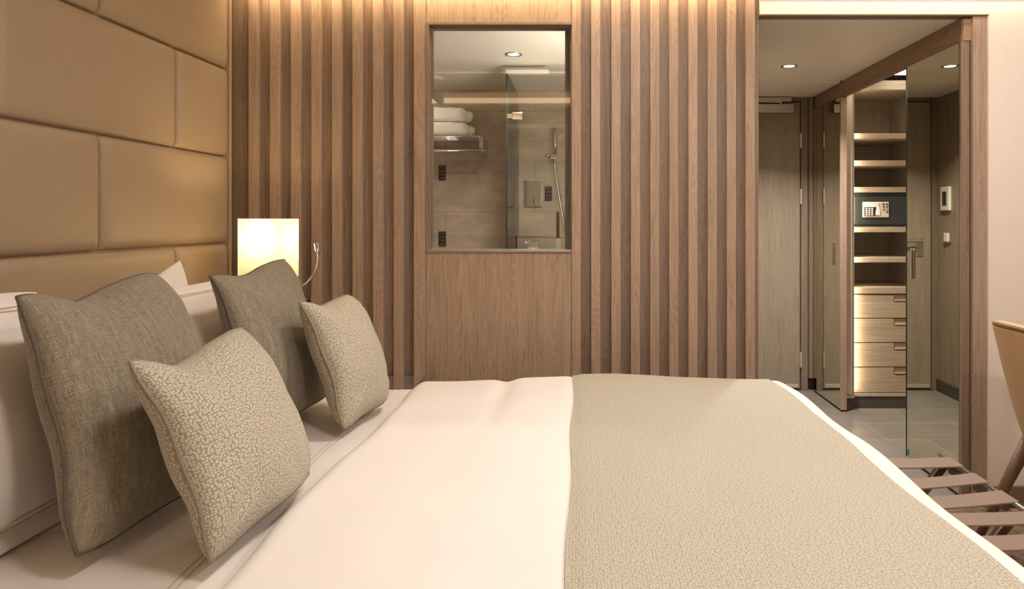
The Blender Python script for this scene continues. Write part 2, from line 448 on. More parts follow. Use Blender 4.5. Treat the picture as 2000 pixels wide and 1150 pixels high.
# slatted oak wall with the window into the bathroom
WX0, WX1, WZ0, WZ1 = -0.657, -0.0385, 1.085, 2.066
sw = empty('wall_slats', (-0.36, D, 0), kind='structure')
bk = MB()   # backing
bk.box(XL + .002, -0.675, D + .030, D + .05, 0, ZR); bk.box(0.0, 0.78, D + .030, D + .05, 0, ZR)
bk.build('backing_board', M['oak_dark'], sw)


def px2x(p, y=D): return (p - 1132) * y / F


sl = MB()
left = [(485, 504), (526.6, 546.4), (567.6, 587), (607.6, 627), (648, 667), (688, 707.6), (728, 748), (768.6, 788), (808, 831.5)]
right = [(1116.5, 1134.3), (1154.4, 1172.4), (1194, 1212), (1232, 1250), (1269.6, 1287.6), (1306.8, 1325), (1344.6, 1362.6), (1382, 1400.6), (1419.4, 1438), (1456.4, 1475)]
for a, c in left: sl.box(px2x(a), px2x(c), D, D + .0305, 0, ZR)
for a, c in right: sl.box(px2x(a), px2x(c), D, D + .0305, 0, ZR)
sl.build('slat_cladding', M['oak'], sw, bevel=0.0015)
rc = MB()   # recessed boards between the slats, each with its own veneer
for s_ in (left, right):
    for (a, c), (a2, c2) in zip(s_[:-1], s_[1:]): rc.box(px2x(c) - .001, px2x(a2) + .001, D + .024, D + .0295, 0, ZR)
rc.box(XL + .035, px2x(485) + .001, D + .024, D + .0295, 0, ZR); rc.box(px2x(1475) - .001, .778, D + .018, D + .0295, 0, ZR)
rc.build('recessed_board', M['oak_dark'], sw)
pn = MB()
pn.box(px2x(831.5) + .001, px2x(1116.5) - .001, D + .004, D + .04, 0, WZ0 - .003)
pn.build('lower_panel', M['oak_panel'], sw, bevel=0.001)
pn = MB(); pn.box(px2x(831.5) + .001, px2x(1116.5) - .001, D + .004, D + .04, WZ1 + .004, ZR)
pn.build('upper_panel', M['oak_panel'], sw, bevel=0.001)
# thickness of the partition behind the cladding
cw = MB()
cw.box(XL, WX0 - .012, D + .05, D + .10, 0, ZR); cw.box(WX1 + .012, 0.70, D + .05, D + .10, 0, ZR)
cw.box(WX0 - .012, WX1 + .012, D + .05, D + .10, 0, WZ0 - .01); cw.box(WX0 - .012, WX1 + .012, D + .05, D + .10, WZ1 + .01, ZR)
struct(cw, 'wall_bath_front', M['bath_tile'])
# window frame and pane
wn = empty('window_1', (-0.35, D, WZ0), kind='structure')
fr = MB()
fr.box(WX0 - .0075, WX0 + .006, D - .003, D + .10, WZ0 - .004, WZ1 - .0062)
fr.box(WX1 - .002, WX1 + .012, D + .02, D + .10, WZ0 - .004, WZ1 - .0062)
fr.box(WX0 - .0075, WX1 + .004, D - .003, D + .10, WZ1 - .006, WZ1 + .006)
fr.build('window_frame', M['oak_dark'], wn, bevel=0.001)
fr = MB(); fr.box(WX0 - .004, WX1 + .002, D - .005, D + .10, WZ0 - .006, WZ0 + .002)
fr.build('window_sill', M['metal'], wn, bevel=0.001)
ln = MB(); ln.box(WX0 + .006, WX0 + .010, D + .02, D + .035, WZ0 + .002, WZ1 - .006); ln.box(WX0 + .006, WX1 - .002, D + .02, D + .035, WZ1 - .011, WZ1 - .006)
ln.build('frame_gasket', M['oak_dark'], wn)
MB().box(WX0 + .004, WX1 - .001, D + .026, D + .032, WZ0 + .001, WZ1 - .006).build('pane', M['window_glass'], wn)

# lobby walls
struct(MB().box(0.72, 0.78, D + .05, D2, 0, ZC + .1), 'wall_lobby_left', M['grey_oak'])
struct(MB().box(0.78, 0.792, D + .06, D2, 0, .085), 'baseboard_left', M['dark_tile'], bevel=0.002)
struct(MB().box(XL, 2.5, D2 + .05, D2 + .1, 0, ZR), 'wall_far', M['grey_oak_dark'])
vg = MB()
for k in range(5): vg.box(0.792, 0.797, 3.75, 4.15, .012 + k * .014, .019 + k * .014)
vent = vg.box(0.792, 0.793, 3.74, 4.16, .005, .082)
tag(vent.build('vent_grille', M['black']), 'black ventilation grille low in the dark plinth of the lobby wall, seen in the mirror', 'vent')

# entrance door
dr = empty('door_1', (1.2, D2, 0), kind='structure')
MB().box(0.825, 1.572, D2 - .01, D2 + .04, 0.012, 2.055).build('door_leaf', M['grey_oak'], dr, bevel=0.002)
fm = MB()
fm.box(0.78, 0.82, D2 - .02, D2 + .05, 0, ZC); fm.box(1.578, 1.625, D2 - .02, D2 + .05, 0, ZC); fm.box(1.63, 1.66, D2 - .035, D2 + .05, 0.09, ZC)
fm.box(0.82, 1.578, D2 - .02, D2 + .05, 2.06, ZC)
fm.build('door_frame', M['grey_oak_dark'], dr, bevel=0.002)
kp = MB().box(0.83, 1.56, D2 - .013, D2 - .01, 0.02, 0.045)
kp.build('bottom_rail', M['brass'], dr, bevel=0.001)
for zc in (1.78, 1.38, 0.22):
    MB().box(1.570, 1.580, D2 - .032, D2 - .01, zc - .055, zc + .055).build('hinge', M['brass'], dr, bevel=0.003)
cl = MB().box(1.24, 1.518, D2 - .062, D2 - .0105, 1.972, 2.034)
c = cl.build('door_closer', M['metal'], dr, bevel=0.004)
MB().box(1.15, 1.50, D2 - .05, D2 - .02, 2.052, 2.082).build('closer_track', M['metal'], dr, bevel=0.002)
MB().tube([(1.20, D2 - .055, 2.052), (1.42, D2 - .06, 2.046)], 0.006, 8).cyl((1.42, D2 - .06, 2.056), (1.42, D2 - .06, 2.03), 0.011).build('closer_arm', M['metal'], dr)
h = MB().cyl((0.905, D2 - .01, 1.067), (0.905, D2 - .055, 1.067), 0.011)
h.tube([(0.905, D2 - .055, 1.067), (0.93, D2 - .06, 1.067), (1.02, D2 - .06, 1.065)], 0.010, 12)
h.box(0.88, 0.93, D2 - .016, D2 - .009, 0.955, 1.10)
h.build('door_handle', M['metal'], dr, smooth=False, bevel=0.002)

# wardrobe: its walls are part of the shell
wa = MB()
wa.box(2.24, 2.30, D + .05, D2 + .05, 0, 2.2)
struct(wa, 'wall_wardrobe', M['grey_oak'])
# end panel (wood jamb) at the opening
struct(MB().box(1.705, 1.772, D + .001 + .008, D + .6, 0, ZC), 'trim_2', M['oak'], bevel=0.001)
struct(MB().box(1.766, 1.776, D - .002, D + .06, 0, ZC), 'trim_3', M['wall'])
bm_ = empty('trim_4', (1.7, 3.9, 2.0), kind='structure')
MB().box(1.668, 1.70, D + .03, D2, 1.998, ZC - .004).build('beam', M['oak_y'], bm_, bevel=0.0015)
MB().box(1.672, 1.765, D + .022, D + .034, 1.996, ZC - .008).build('end_cap', M['oak_x'], bm_, bevel=0.003)
MB().box(1.68, 1.765, D + .03, D2, ZC - .05, ZC + .09).build('fascia', M['oak_y'], bm_)

# sliding mirror doors
def mirror_door(x, y0, y1, label, handle_y, stile_near, grp='mirror doors of the wardrobe'):
    r = empty('sliding_mirror_door', (x + .018, (y0 + y1) / 2, 0.012), label, 'mirror door', None)
    MB().box(x + .004, x + .034, y0 + .001, y1 - .001, 0.012, 1.996).build('door_core', M['oak'] if stile_near else M['grey_oak_dark'], r, bevel=0.001)
    MB().box(x, x + .004, y0 + (.004 if stile_near else 0), y1, 0.014, 1.994).build('mirror_pane', M['mirror'], r)
    hd = MB().box(x - .003, x, handle_y - .030, handle_y - .012, 0.925, 1.07)
    hh = hd.build('recessed_pull', M['walnut'], r, bevel=0.001)
    MB().box(x - .012, x, handle_y - .012, handle_y - .004, 0.922, 1.072).build('handle', M['metal'], r, bevel=0.002)
    return r


md = mirror_door(1.665, 2.992, 3.48, 'tall mirrored sliding door nearest the bedroom, reflecting the entrance door and lobby wall', 3.42, True)
MB().box(1.663, 1.665, 3.475, 3.48, 0.014, 1.994).build('glass_edge', M['glass_edge'], md)
MB().box(1.6635, 1.665, 3.452, 3.472, 0.025, 0.055).build('safety_label', M['green_label'], md, label='small green label at the bottom corner')
MB().box(1.6642, 1.7, 2.976, 2.992, 0.012, 1.996).build('stile', M['oak_dark'], md, bevel=0.001)
md = mirror_door(1.656, 4.34, 4.83, 'far mirrored sliding door beside the entrance door, with a wooden edge', 4.46, True)
MB().box(1.655, 1.692, 4.322, 4.342, 0.012, 1.996).build('stile', M['oak'], md, bevel=0.001)

# shelving tower of the wardrobe
tw = empty('wardrobe_tower', (2.0, 4.6, 0), 'oak wardrobe tower with open shelves over four drawers, lit by a strip on its left', 'wardrobe')
TX0, TX1, TY0, TY1 = 1.765, 2.235, 4.40, 4.90
s_ = MB(); s_.box(TX0 - .018, TX0, TY0 + .012, TY1, .10, 2.10); s_.build('side_panel', M['grey_oak'], tw, bevel=0.001)
s_ = MB(); s_.box(TX1 - .018, TX1, TY0 + .012, TY1, .10, 2.10); s_.build('side_panel', M['grey_oak'], tw, bevel=0.001)
MB().box(TX0, TX1 - .018, TY1 - .012, TY1, .10, 2.10).build('back_panel', M['grey_oak'], tw)
MB().box(TX0, TX1 - .018, TY0, TY1 - .012, 2.055, 2.115).build('cornice', M['grey_oak_x'], tw, bevel=0.001)
for z in (1.758, 1.583, 1.411, 1.154, 0.959):
    MB().box(TX0 + .001, TX1 - .019, TY0 + .003, TY1 - .013, z - .018, z + .016).build('shelf', M['grey_oak_x'], tw, bevel=0.002)
MB().box(TX0 + .001, TX1 - .019, TY0 - .002, TY1 - .013, .74, .782).build('counter_shelf', M['grey_oak_x'], tw, bevel=0.002)
zz = [.736, .581, .424, .266, .100]
for i in range(4):
    z1, z0 = zz[i] - .003, zz[i + 1] + .003
    d = MB()
    # front with a notch cut out for the pull
    d.prism([(TX0 + .002, z0), (TX1 - .02, z0), (TX1 - .02, z1 - .048), (2.028, z1 - .048), (2.028, z1), (TX0 + .002, z1)], 'y', TY0 + .004, TY0 + .024)
    d.box(2.028, TX1 - .02, TY0 + .014, TY0 + .024, z1 - .048, z1)
    dd = d.build('drawer', M['grey_oak_x'], tw, bevel=0.0012)
    MB().box(2.034, TX1 - .022, TY0 + .001, TY0 + .014, z1 - .040, z1 - .031).build('pull', M['brass'], dd, bevel=0.001)
MB().box(TX0, TX1 - .018, TY0 - .001, TY0 + .012, .078, .098).build('bottom_trim', M['brass'], tw, bevel=0.001)
MB().box(1.6955, 1.75, TY0 - .03, TY1, 0, .075).build('plinth', M['dark_tile'], tw, bevel=0.001)
MB().box(1.75, TX1, TY0 + .004, TY1, 0, .075).build('plinth', M['dark_tile'], tw, bevel=0.001)
MB().box(1.703, 1.742, TY0 - .045, TY0 - .012, .10, 2.05).build('metal_upright', M['brass'], tw, bevel=0.003)
MB().box(1.742, 1.756, TY0 - .035, TY0 + .012, .10, 2.05).build('light_profile', M['grey_oak_x'], tw, bevel=0.001)
MB().box(1.756, 1.760, TY0 - .022, TY0 - .006, .11, 2.04).build('light_strip', M['led'], tw)
MB().box(1.6955, 1.752, TY0 - .05, TY0 + .002, .078, .098).build('corner_bracket', M['metal'], tw, bevel=0.003)

wl = empty('wardrobe_lamp', (2.08, 4.23, 2.14), 'lit flat lamp on the wardrobe ceiling above the shelves', 'ceiling light')
MB().box(1.96, 2.20, 4.08, 4.36, 2.145, 2.19).build('housing', M['metal'], wl, bevel=.002)
MB().box(1.965, 2.195, 4.085, 4.361, 2.141, 2.146).build('diffuser', M['ceil_lens'], wl)

# safe
sf = empty('safe', (2.0, 4.6, 1.172), 'dark grey room safe with a keypad on the wardrobe shelf', 'safe')
MB().box(TX0 + .004, TX1 - .022, TY0 + .03, TY1 - .08, 1.172, 1.391).build('body', M['safe'], sf, bevel=0.003)
MB().box(TX0 + .014, TX1 - .03, TY0 + .022, TY0 + .031, 1.186, 1.368).build('door', M['safe'], sf, bevel=0.003)
kx0, kx1, kz0, kz1 = 1.832, 2.000, 1.232, 1.332
kp = MB().box(kx0, kx1, TY0 + .012, TY0 + .022, kz0, kz1).build('keypad', M['key'], sf, bevel=0.003)
def kb(u0, u1, v0, v1, t=0.0): return MB().box(kx0 + u0 * .168, kx0 + u1 * .168, TY0 + .0085 - t, TY0 + .0125, kz1 - v1 * .1, kz1 - v0 * .1)
kb(.05, .52, .35, .90).build('key_field', M['key_dark'], kp)
kb(.06, .48, .12, .33).build('display', M['white_plastic'], kp)
for r_ in range(4):
    for c_ in range(3):
        kb(.09 + c_ * .108, .155 + c_ * .108, .39 + r_ * .13, .48 + r_ * .13, .002).build('key', M['white_plastic'], kp)
MB().prism([(kx0 + u * .168, kz1 - v * .1) for u, v in ((.52, .30), (.60, .30), (.65, .62), (.65, .86), (.47, .86), (.48, .7))], 'y', TY0 + .007, TY0 + .0125).build('latch_cover', M['white_plastic'], kp, bevel=0.001)
for v in (.08, .21): kb(.53, .59, v, v + .10, .001).build('key', M['white_plastic'], kp)
for c_, r_, d_ in ((0, 0, 1), (1, 0, 1), (0, 1, 1), (1, 1, 1), (0, 2, 0), (1, 2, 0), (1, 3, 1)):
    kb(.76 + c_ * .125, .815 + c_ * .125, .10 + r_ * .17, .18 + r_ * .17, .001).build('key', M['key_dark'] if d_ else M['metal'], kp)

# thermostat and switch on the lobby wall
th = empty('thermostat', (0.79, 4.1, 1.3), 'white thermostat with a dark display on the lobby wall, seen in the mirror', 'thermostat')
def refl_y(px, xr): return xr * F / (px - 1132)
ty = refl_y(1850, 2.55)
MB().box(.78, .80, ty - .055, ty + .055, 1.28, 1.445).build('body', M['white_plastic'], th, bevel=0.004)
MB().box(.80, .802, ty - .025, ty + .025, 1.315, 1.412).build('display', M['screen'], th)
ls = empty('light_switch', (0.79, ty, 1.05), 'white light switch below the thermostat, seen in the mirror', 'switch')
ty2 = refl_y(1852, 2.55)
MB().box(.78, .79, ty2 - .042, ty2 + .042, 1.055, 1.135).build('plate', M['metal'], ls, bevel=0.003)
MB().box(.79, .80, ty2 - .026, ty2 + .026, 1.065, 1.125).build('rocker', M['white_plastic'], ls, bevel=0.003)

# downlights
def downlight(x, y, z, label, r=0.046, grp=None):
    t = empty('downlight', (x, y, z), label, 'ceiling light', grp)
    n = 32
    prof = [(r, 0.0), (r, -.004), (r * .72, -.004), (r * .66, 0.001)]
    g = [[(x + rr * math.cos(2 * math.pi * k / n), y + rr * math.sin(2 * math.pi * k / n), z + dz) for k in range(n)] for rr, dz in prof]
    MB().grid(g, closed_v=True).build('trim_ring', M['metal'], t, smooth=True)
    MB().cyl((x, y, z - .0005), (x, y, z - .002), r * .66, 28).build('lens', M['lampface'], t)
    return t


downlight(1.203, 3.92, ZC, 'round recessed downlight in the lobby ceiling before the entrance door')
downlight(-0.352, 3.64, ZC, 'round recessed downlight in the bathroom ceiling, seen through the glass')
downlight(-1.1, 4.1, ZC, 'round recessed downlight over the towels at the left of the bathroom')
t = empty('ventilation_disc', (-0.98, 4.25, ZC - .01), 'round white air disc on the bathroom ceiling above the towels', 'air vent')
n = 32; X_, Y_ = (846 - 1132) * 4.2 / F, 4.2
g = [[(X_ + rr * math.cos(2 * math.pi * k / n), Y_ + rr * math.sin(2 * math.pi * k / n), ZC - .01 + dz) for k in range(n)] for rr, dz in ((.062, 0), (.06, -.008), (.045, -.014), (.0005, -.015))]
MB().grid(g, closed_v=True).build('disc', M['white_plastic'], t, smooth=True)
for i, (x, y) in enumerate(CEIL_LIGHTS):
    t = empty('ceiling_light', (x, y, ZR), ['round ceiling light above the foot end of the bed, near side', 'round ceiling light above the far half of the bed', 'round ceiling light above the desk corner, near the window side', 'round ceiling light above the tan chair'][i], 'ceiling light', 'round lights on the bedroom ceiling')
    g = [[(x + rr * math.cos(2 * math.pi * k / n), y + rr * math.sin(2 * math.pi * k / n), ZR + dz) for k in range(n)] for rr, dz in ((.17, 0), (.17, -.025), (.155, -.03), (.152, -.02))]
    MB().grid(g, closed_v=True).build('rim', M['metal'], t, smooth=True)
    MB().cyl((x, y, ZR - .002), (x, y, ZR - .022), .152, 32).build('diffuser', M['ceil_lens'], t)

# cove boards hiding the strips, and the light profile on the wall behind the camera
struct(MB().box(XL, XR, D - .26, D - .24, 2.30, ZR), 'trim_6', M['ceiling'])
struct(MB().box(XL + .24, XL + .26, YN, D - .26, 2.30, ZR), 'trim_7', M['ceiling'])
struct(MB().box(XL + .08, 0.76, 2.868, 2.905, 2.243, 2.262), 'trim_9', M['metal'])
struct(MB().box(0.80, XR - .08, 2.868, 2.905, 2.243, 2.262), 'trim_10', M['metal'])
lp = tag(MB().box(XL, XR, YN, YN + .03, 2.338, 2.383).build('light_profile', M['led_soft']), 'warm light strip along the wall behind the bed side, reflected in the bathroom window', 'light strip')

# ------------------------------------------------------------------ bathroom
struct(MB().box(XL, 0.72, 4.60, 4.66, 0, 2.2), 'wall_bath_back', M['bath_tile'])
struct(MB().box(0.66, 0.72, D + .1, 4.60, 0, 2.2), 'wall_bath_right', M['bath_tile_side'])
struct(MB().box(XL, XL + .02, D + .1, 4.60, 0, 2.2), 'wall_bath_left', M['bath_tile_side'])
struct(MB().box(px2x(1104, D + .16), -0.03, D + .101, D + .16, 0, 2.09), 'trim_8', M['oak_dark'])

sh = empty('shower_screen', (-0.3, 4.2, 0), 'clear glass shower enclosure with a dark green edge in the bathroom', 'shower screen')
SX, SY = -0.413, 3.88
MB().box(SX - .004, SX + .004, SY, 4.598, 0.02, 2.05).build('side_glass', M['shower_glass'], sh)
MB().box(SX - .005, SX + .005, SY - .004, SY + .001, 0.02, 2.05).build('glass_edge', M['glass_edge'], sh)
MB().box(SX + .008, -0.036, SY - .004, SY + .004, 0.02, 2.03).build('front_glass', M['shower_glass'], sh)
MB().box(-0.035, 0.655, SY - .004, SY + .004, 0.02, 2.03).build('fixed_glass', M['shower_glass'], sh)
MB().box(SX - .006, -0.175, SY - .012, SY + .014, 2.046, 2.068).build('header_bar', M['ceiling'], sh, bevel=0.002)
hg = MB().box(SX + .030, SX + .088, SY - .014, SY + .014, 1.785, 1.825); hg.box(SX + .0, SX + .034, SY - .010, SY + .010, 1.792, 1.818)
hg.build('hinge', M['chrome'], sh, bevel=0.002)

# towel shelf and towels
BY = 4.60
tr_ = empty('towel_rack', (-1.1, 4.5, 1.68), 'chrome towel shelf on the bathroom wall under the folded towels', 'towel rack')
x1 = px2x(953, 4.45)
rk = MB()
zt = CH - (268 - 428) * 4.40 / F
for y in (4.37, 4.43, 4.49, 4.55): rk.tube([(-1.45, y, zt), (x1 - .04, y, zt)], 0.007, 10)
rk.build('shelf_bars', M['chrome'], tr_, smooth=True)
MB().box(x1 - .045, x1 - .02, 4.36, 4.60, zt - .075, zt - .005).build('end_bracket', M['metal'], tr_, bevel=0.003)
zb = CH - (295 - 428) * 4.40 / F
MB().tube([(-1.45, 4.38, zb), (x1 - .01, 4.38, zb)], 0.008, 10).build('hanging_bar', M['chrome'], tr_, smooth=True)
MB().box(x1 - .035, x1 - .022, 4.375, 4.60, zb - .01, zt - .06).build('end_bracket', M['metal'], tr_, bevel=0.002)


def towel(z0, z1, xr, label, ear):
    t = empty('folded_towel', (-1.1, 4.45, z0), label, 'towel', None)
    layers = 3
    for L_ in range(1):
        # one thick folded bundle: rounded cross-section swept along x with soft irregular skin
        rows = []
        nx, na = 40, 40
        for i in range(nx + 1):
            u = i / nx; x = -1.45 + (xr + 1.45) * u
            endr = 1 - max(0, (u - .93) / .07) ** 3 * .5
            ring = []
            for k in range(na):
                a = 2 * math.pi * k / na
                ca, sa = math.cos(a), math.sin(a)
                sx_ = math.copysign(abs(ca) ** .35, ca); sz_ = math.copysign(abs(sa) ** .45, sa)
                hy = .105 * endr; hz = (z1 - z0) / 2 * endr
                p = Vector((x, 4.455 + sx_ * hy, (z0 + z1) / 2 + sz_ * hz))
                nn = noise.noise(p * 14 + Vector((z0 * 9, 0, 0))) * .006
                p.z += nn + (ear * max(0, (u - .6) / .4) * (1 if sa > 0 else 0) * max(0, ca) * .02)
                p.z = max(p.z, z0)
                if not ear: p.z = min(p.z, z1 - .001)
                ring.append(p)
            rows.append(ring)
        mb = MB(); mb.grid(rows, closed_v=True)
        b_ = len(mb.v); mb.f.append(tuple(range(nx * na, nx * na + na))); mb.f.append(tuple(range(na))[::-1])
        mb.build('towel_body', M['towel'], t, smooth=True)
    # fold line rolls at the end of the bundle
    zc = (z0 + z1) / 2
    mb = MB().tube([(xr - .03, 4.47, zc), (xr + .012, 4.475, zc), (xr + .03, 4.48, zc - .002)], [(z1 - z0) * .40, (z1 - z0) * .38, (z1 - z0) * .22], 20)
    mb.build('inner_fold', M['towel'], t, smooth=True)
    return t


zt0 = zt + .008
towel(zt0, zt0 + .088, px2x(912, 4.36), 'white folded bath towel lying on the chrome shelf, lower of two', 0)
towel(zt0 + .088, zt0 + .185, px2x(908, 4.36), 'white folded bath towel on top of the lower one on the chrome shelf', 1)

def plate(px0, px1, py0, py1, y, name, mat, label, cat, th=.008):
    a = P(px0, py1, y); c_ = P(px1, py0, y)
    o = MB().box(a.x, c_.x, y - th + (BY - y), BY, a.z, c_.z).build(name, mat, bevel=0.002)
    return tag(o, label, cat), a, c_


def switch(px0, px1, py0, py1, label):
    a = P(px0, py1, BY); c_ = P(px1, py0, BY)
    r = empty('wall_plate', ((a.x + c_.x) / 2, BY, a.z), label, 'wall plate')
    MB().box(a.x, c_.x, BY - .009, BY, a.z, c_.z).build('plate', M['black_plate'], r, bevel=0.002)
    k = MB(); n_ = 4
    for i in range(n_):
        z = a.z + (c_.z - a.z) * (i + .5) / n_
        k.box(a.x + .008, c_.x - .008, BY - .0105, BY - .009, z - .003, z + .003)
    k.build('marking', M['walnut'], r)
    return r


switch(857, 871, 323, 352, 'narrow black wall plate under the towel shelf, upper of two')
switch(857, 871, 452, 480, 'narrow black wall plate near the window sill, lower of two')
switch(1064, 1078, 364, 392, 'small dark brown wall plate beside the shower mixer')
a = P(1023, 404, BY); c_ = P(1058, 352, BY)
mxr = empty('shower_mixer', ((a.x + c_.x) / 2, BY, a.z), 'square polished mixer plate with a lever on the shower wall', 'mixer')
MB().box(a.x, c_.x, BY - .01, BY, a.z, c_.z).build('plate', M['chrome'], mxr, bevel=0.003)
MB().cyl(((a.x + c_.x) / 2 + .01, BY - .01, a.z + .07), ((a.x + c_.x) / 2 + .01, BY - .05, a.z + .07), .02).tube([((a.x + c_.x) / 2 + .01, BY - .045, a.z + .07), ((a.x + c_.x) / 2 + .015, BY - .05, a.z + .02)], .006).build('lever', M['chrome'], mxr)
# hand shower
p = P(1084, 304, 4.54)
hs = empty('hand_shower', (p.x, BY, p.z), 'slim chrome hand shower in its wall holder with a long hose', 'hand shower')
MB().tube([P(1084, 304, 4.53), P(1084, 276, 4.53), P(1083.5, 250, 4.53)], [.010, .011, .012], 14).build('wand', M['metal'], hs, smooth=True)
q = P(1082, 307, 4.54)
MB().box(q.x - .024, q.x + .016, 4.515, BY, q.z - .011, q.z + .012).cyl((q.x - .03, 4.54, q.z + .006), (q.x - .045, 4.54, q.z + .006), .01).build('holder', M['chrome'], hs, bevel=0.003)
MB().tube([P(*a_, 4.53) for a_ in ((1083, 312), (1084, 330), (1087, 355), (1092, 385), (1097, 415), (1101, 440), (1103, 452))], .007, 10).build('hose', M['metal'], hs, smooth=True)
# washbasin below the window with its tap and a bottle
WB = 3.35
wz = CH - (484 - 428) * WB / F
bz = empty('washbasin', (-0.1, 3.3, 0.80), 'white washbasin counter below the bathroom window', 'washbasin')
MB().box(-0.43, 0.6, 3.16, 3.62, .70, .86).build('counter', M['ceramic'], bz, bevel=0.01)
MB().box(-0.43, 0.6, 3.16, 3.18, 0, .70).build('apron', M['grey_oak'], bz)
p = P(1041, 487, 3.35)
tp = empty('basin_tap', (p.x, p.y, .86), 'chrome cross handled tap standing on the washbasin', 'tap')
MB().cyl((p.x, p.y, .86), (p.x, p.y, p.z + .008), .010).build('stem', M['chrome'], tp, smooth=True)
MB().prism([(p.x + u, p.z + v) for u, v in ((-.025, 0), (-.025, .045), (-.012, .045), (0, .034), (.012, .045), (.025, .045), (.025, 0), (.012, .006), (-.012, .006))], 'y', 3.34, 3.365).build('cross_handle', M['chrome'], tp, bevel=0.003)
MB().tube([(p.x, p.y, p.z + .03), (p.x - .04, p.y - .0, p.z + .036)], .004).build('lever', M['chrome'], tp)
p = P(1090, 487, 3.35)
sb = empty('soap_dispenser', (p.x, p.y, .86), 'tall slim bottle with a dark cap on the washbasin, right of the tap', 'bottle')
MB().box(p.x - .010, p.x + .012, 3.335, 3.36, .86, p.z + .055).build('bottle', M['ceramic'], sb, bevel=0.003)
MB().box(p.x - .009, p.x + .007, 3.338, 3.356, p.z + .055, p.z + .185).build('neck', M['walnut'], sb, bevel=0.002)
MB().box(p.x - .014, p.x + .012, 3.336, 3.358, p.z + .185, p.z + .192).build('cap', M['chrome'], sb, bevel=0.001)
vl = empty('bath_fill_housing', (.25, 3.10, 1.34), 'added slim fill light, out of view on the bathroom side of the partition', 'wall lamp')  # unseen box with a glowing face, added to house the bathroom fill
MB().box(-.06, .56, D + .161, 3.15, 1.34, 1.385).build('housing', M['metal'], vl, bevel=.003)
MB().box(-.05, .55, 3.115, 3.148, 1.384, 1.39).build('diffuser', M['ceil_lens'], vl)
# glass shelf ledge behind
pz = P(1040, 460, 4.55)
sb2 = empty('shower_ledge', (-.1, 4.5, pz.z), 'low stone ledge along the shower wall behind the glass', 'ledge')
MB().box(SX + .01, .655, 4.42, 4.598, 0, pz.z).build('ledge', M['bath_tile'], sb2)
MB().box(SX + .01, .655, 4.415, 4.425, pz.z - .006, pz.z + .002).build('edge_trim', M['metal'], sb2)

# ------------------------------------------------------------------ upholstered headboard wall
hb = empty('upholstered_headboard', (XL + .03, 1.2, 0), 'beige leather headboard wall of large padded panels in a brick pattern', 'headboard')
MB().box(XL, XL + .03, YN, D - .002, 0, 2.40).build('backing', M['leather'], hb)


def panel(y0, y1, z0, z1):
    def axis(a, c_):
        L_ = c_ - a; out = []; e = [0, .003, .007, .012, .018, .026, .036, .05, .07]
        out += [a + k for k in e]
        nn = max(4, int((L_ - .14) / .06))
        out += [a + .07 + (L_ - .14) * k / nn for k in range(1, nn)]
        out += [c_ - k for k in e[::-1]]
        return out
    ys, zs = axis(y0 + .0015, y1 - .0015), axis(z0 + .0015, z1 - .0015)
    def prof(d, r=.045):
        t = min(d / r, 1); return math.sqrt(max(0, 1 - (1 - t) ** 2.4))
    g = []
    for y in ys:
        row = []
        for z in zs:
            dy = min(y - y0, y1 - y) - .0015; dz = min(z - z0, z1 - z) - .0015
            h = (prof(dy) * prof(dz)) ** .8 * .030
            h += .006 * math.sin(math.pi * (y - y0) / (y1 - y0)) * math.sin(math.pi * (z - z0) / (z1 - z0))
            row.append((XL + .03 + h - .002, y, z))
        g.append(row)
    MB().grid(g).build('padded_panel', M['leather'], hb, smooth=True)


rowz = [0.374, .746, 1.118, 1.488, 1.862, 2.234, 2.395]
for r_ in range(6):
    seams = [2.935]
    s0 = 2.153 if r_ in (2, 4) else 2.558
    if r_ == 0: s0 = 2.153
    y = s0
    while y > YN + .05: seams.append(y); y -= .796
    seams.append(YN + .005)
    for y1, y0 in zip(seams[:-1], seams[1:]):
        if y1 - y0 > .15: panel(y0, y1, rowz[r_], rowz[r_ + 1])
MB().box(XL + .03, XL + .058, 2.937, 2.951, 0, 2.40).build('edge_trim', M['leather'], hb, bevel=0.004)

# ------------------------------------------------------------------ bed
BX0, BX1 = -1.46, 0.80
BYN, BYF = 0.80, 2.62
ZT = 0.625            # top of the duvet
bed = empty('bed', (-0.3, 1.7, 0), 'wide double bed standing against the beige headboard wall', 'bed')
MB().box(BX0, 0.70, BYN + .06, BYF - .06, .08, .30).build('bed_base', M['walnut'], bed, bevel=0.01)
MB().box(BX0, 0.715, BYN + .05, BYF - .045, .30, .565).build('mattress', M['cotton_pillow'], bed, bevel=0.03, seg=4)
for x in (-1.35, .6):
    for y in (BYN + .15, BYF - .15):
        MB().cyl((x, y, 0), (x, y, .08), .025).build('leg', M['walnut'], bed)


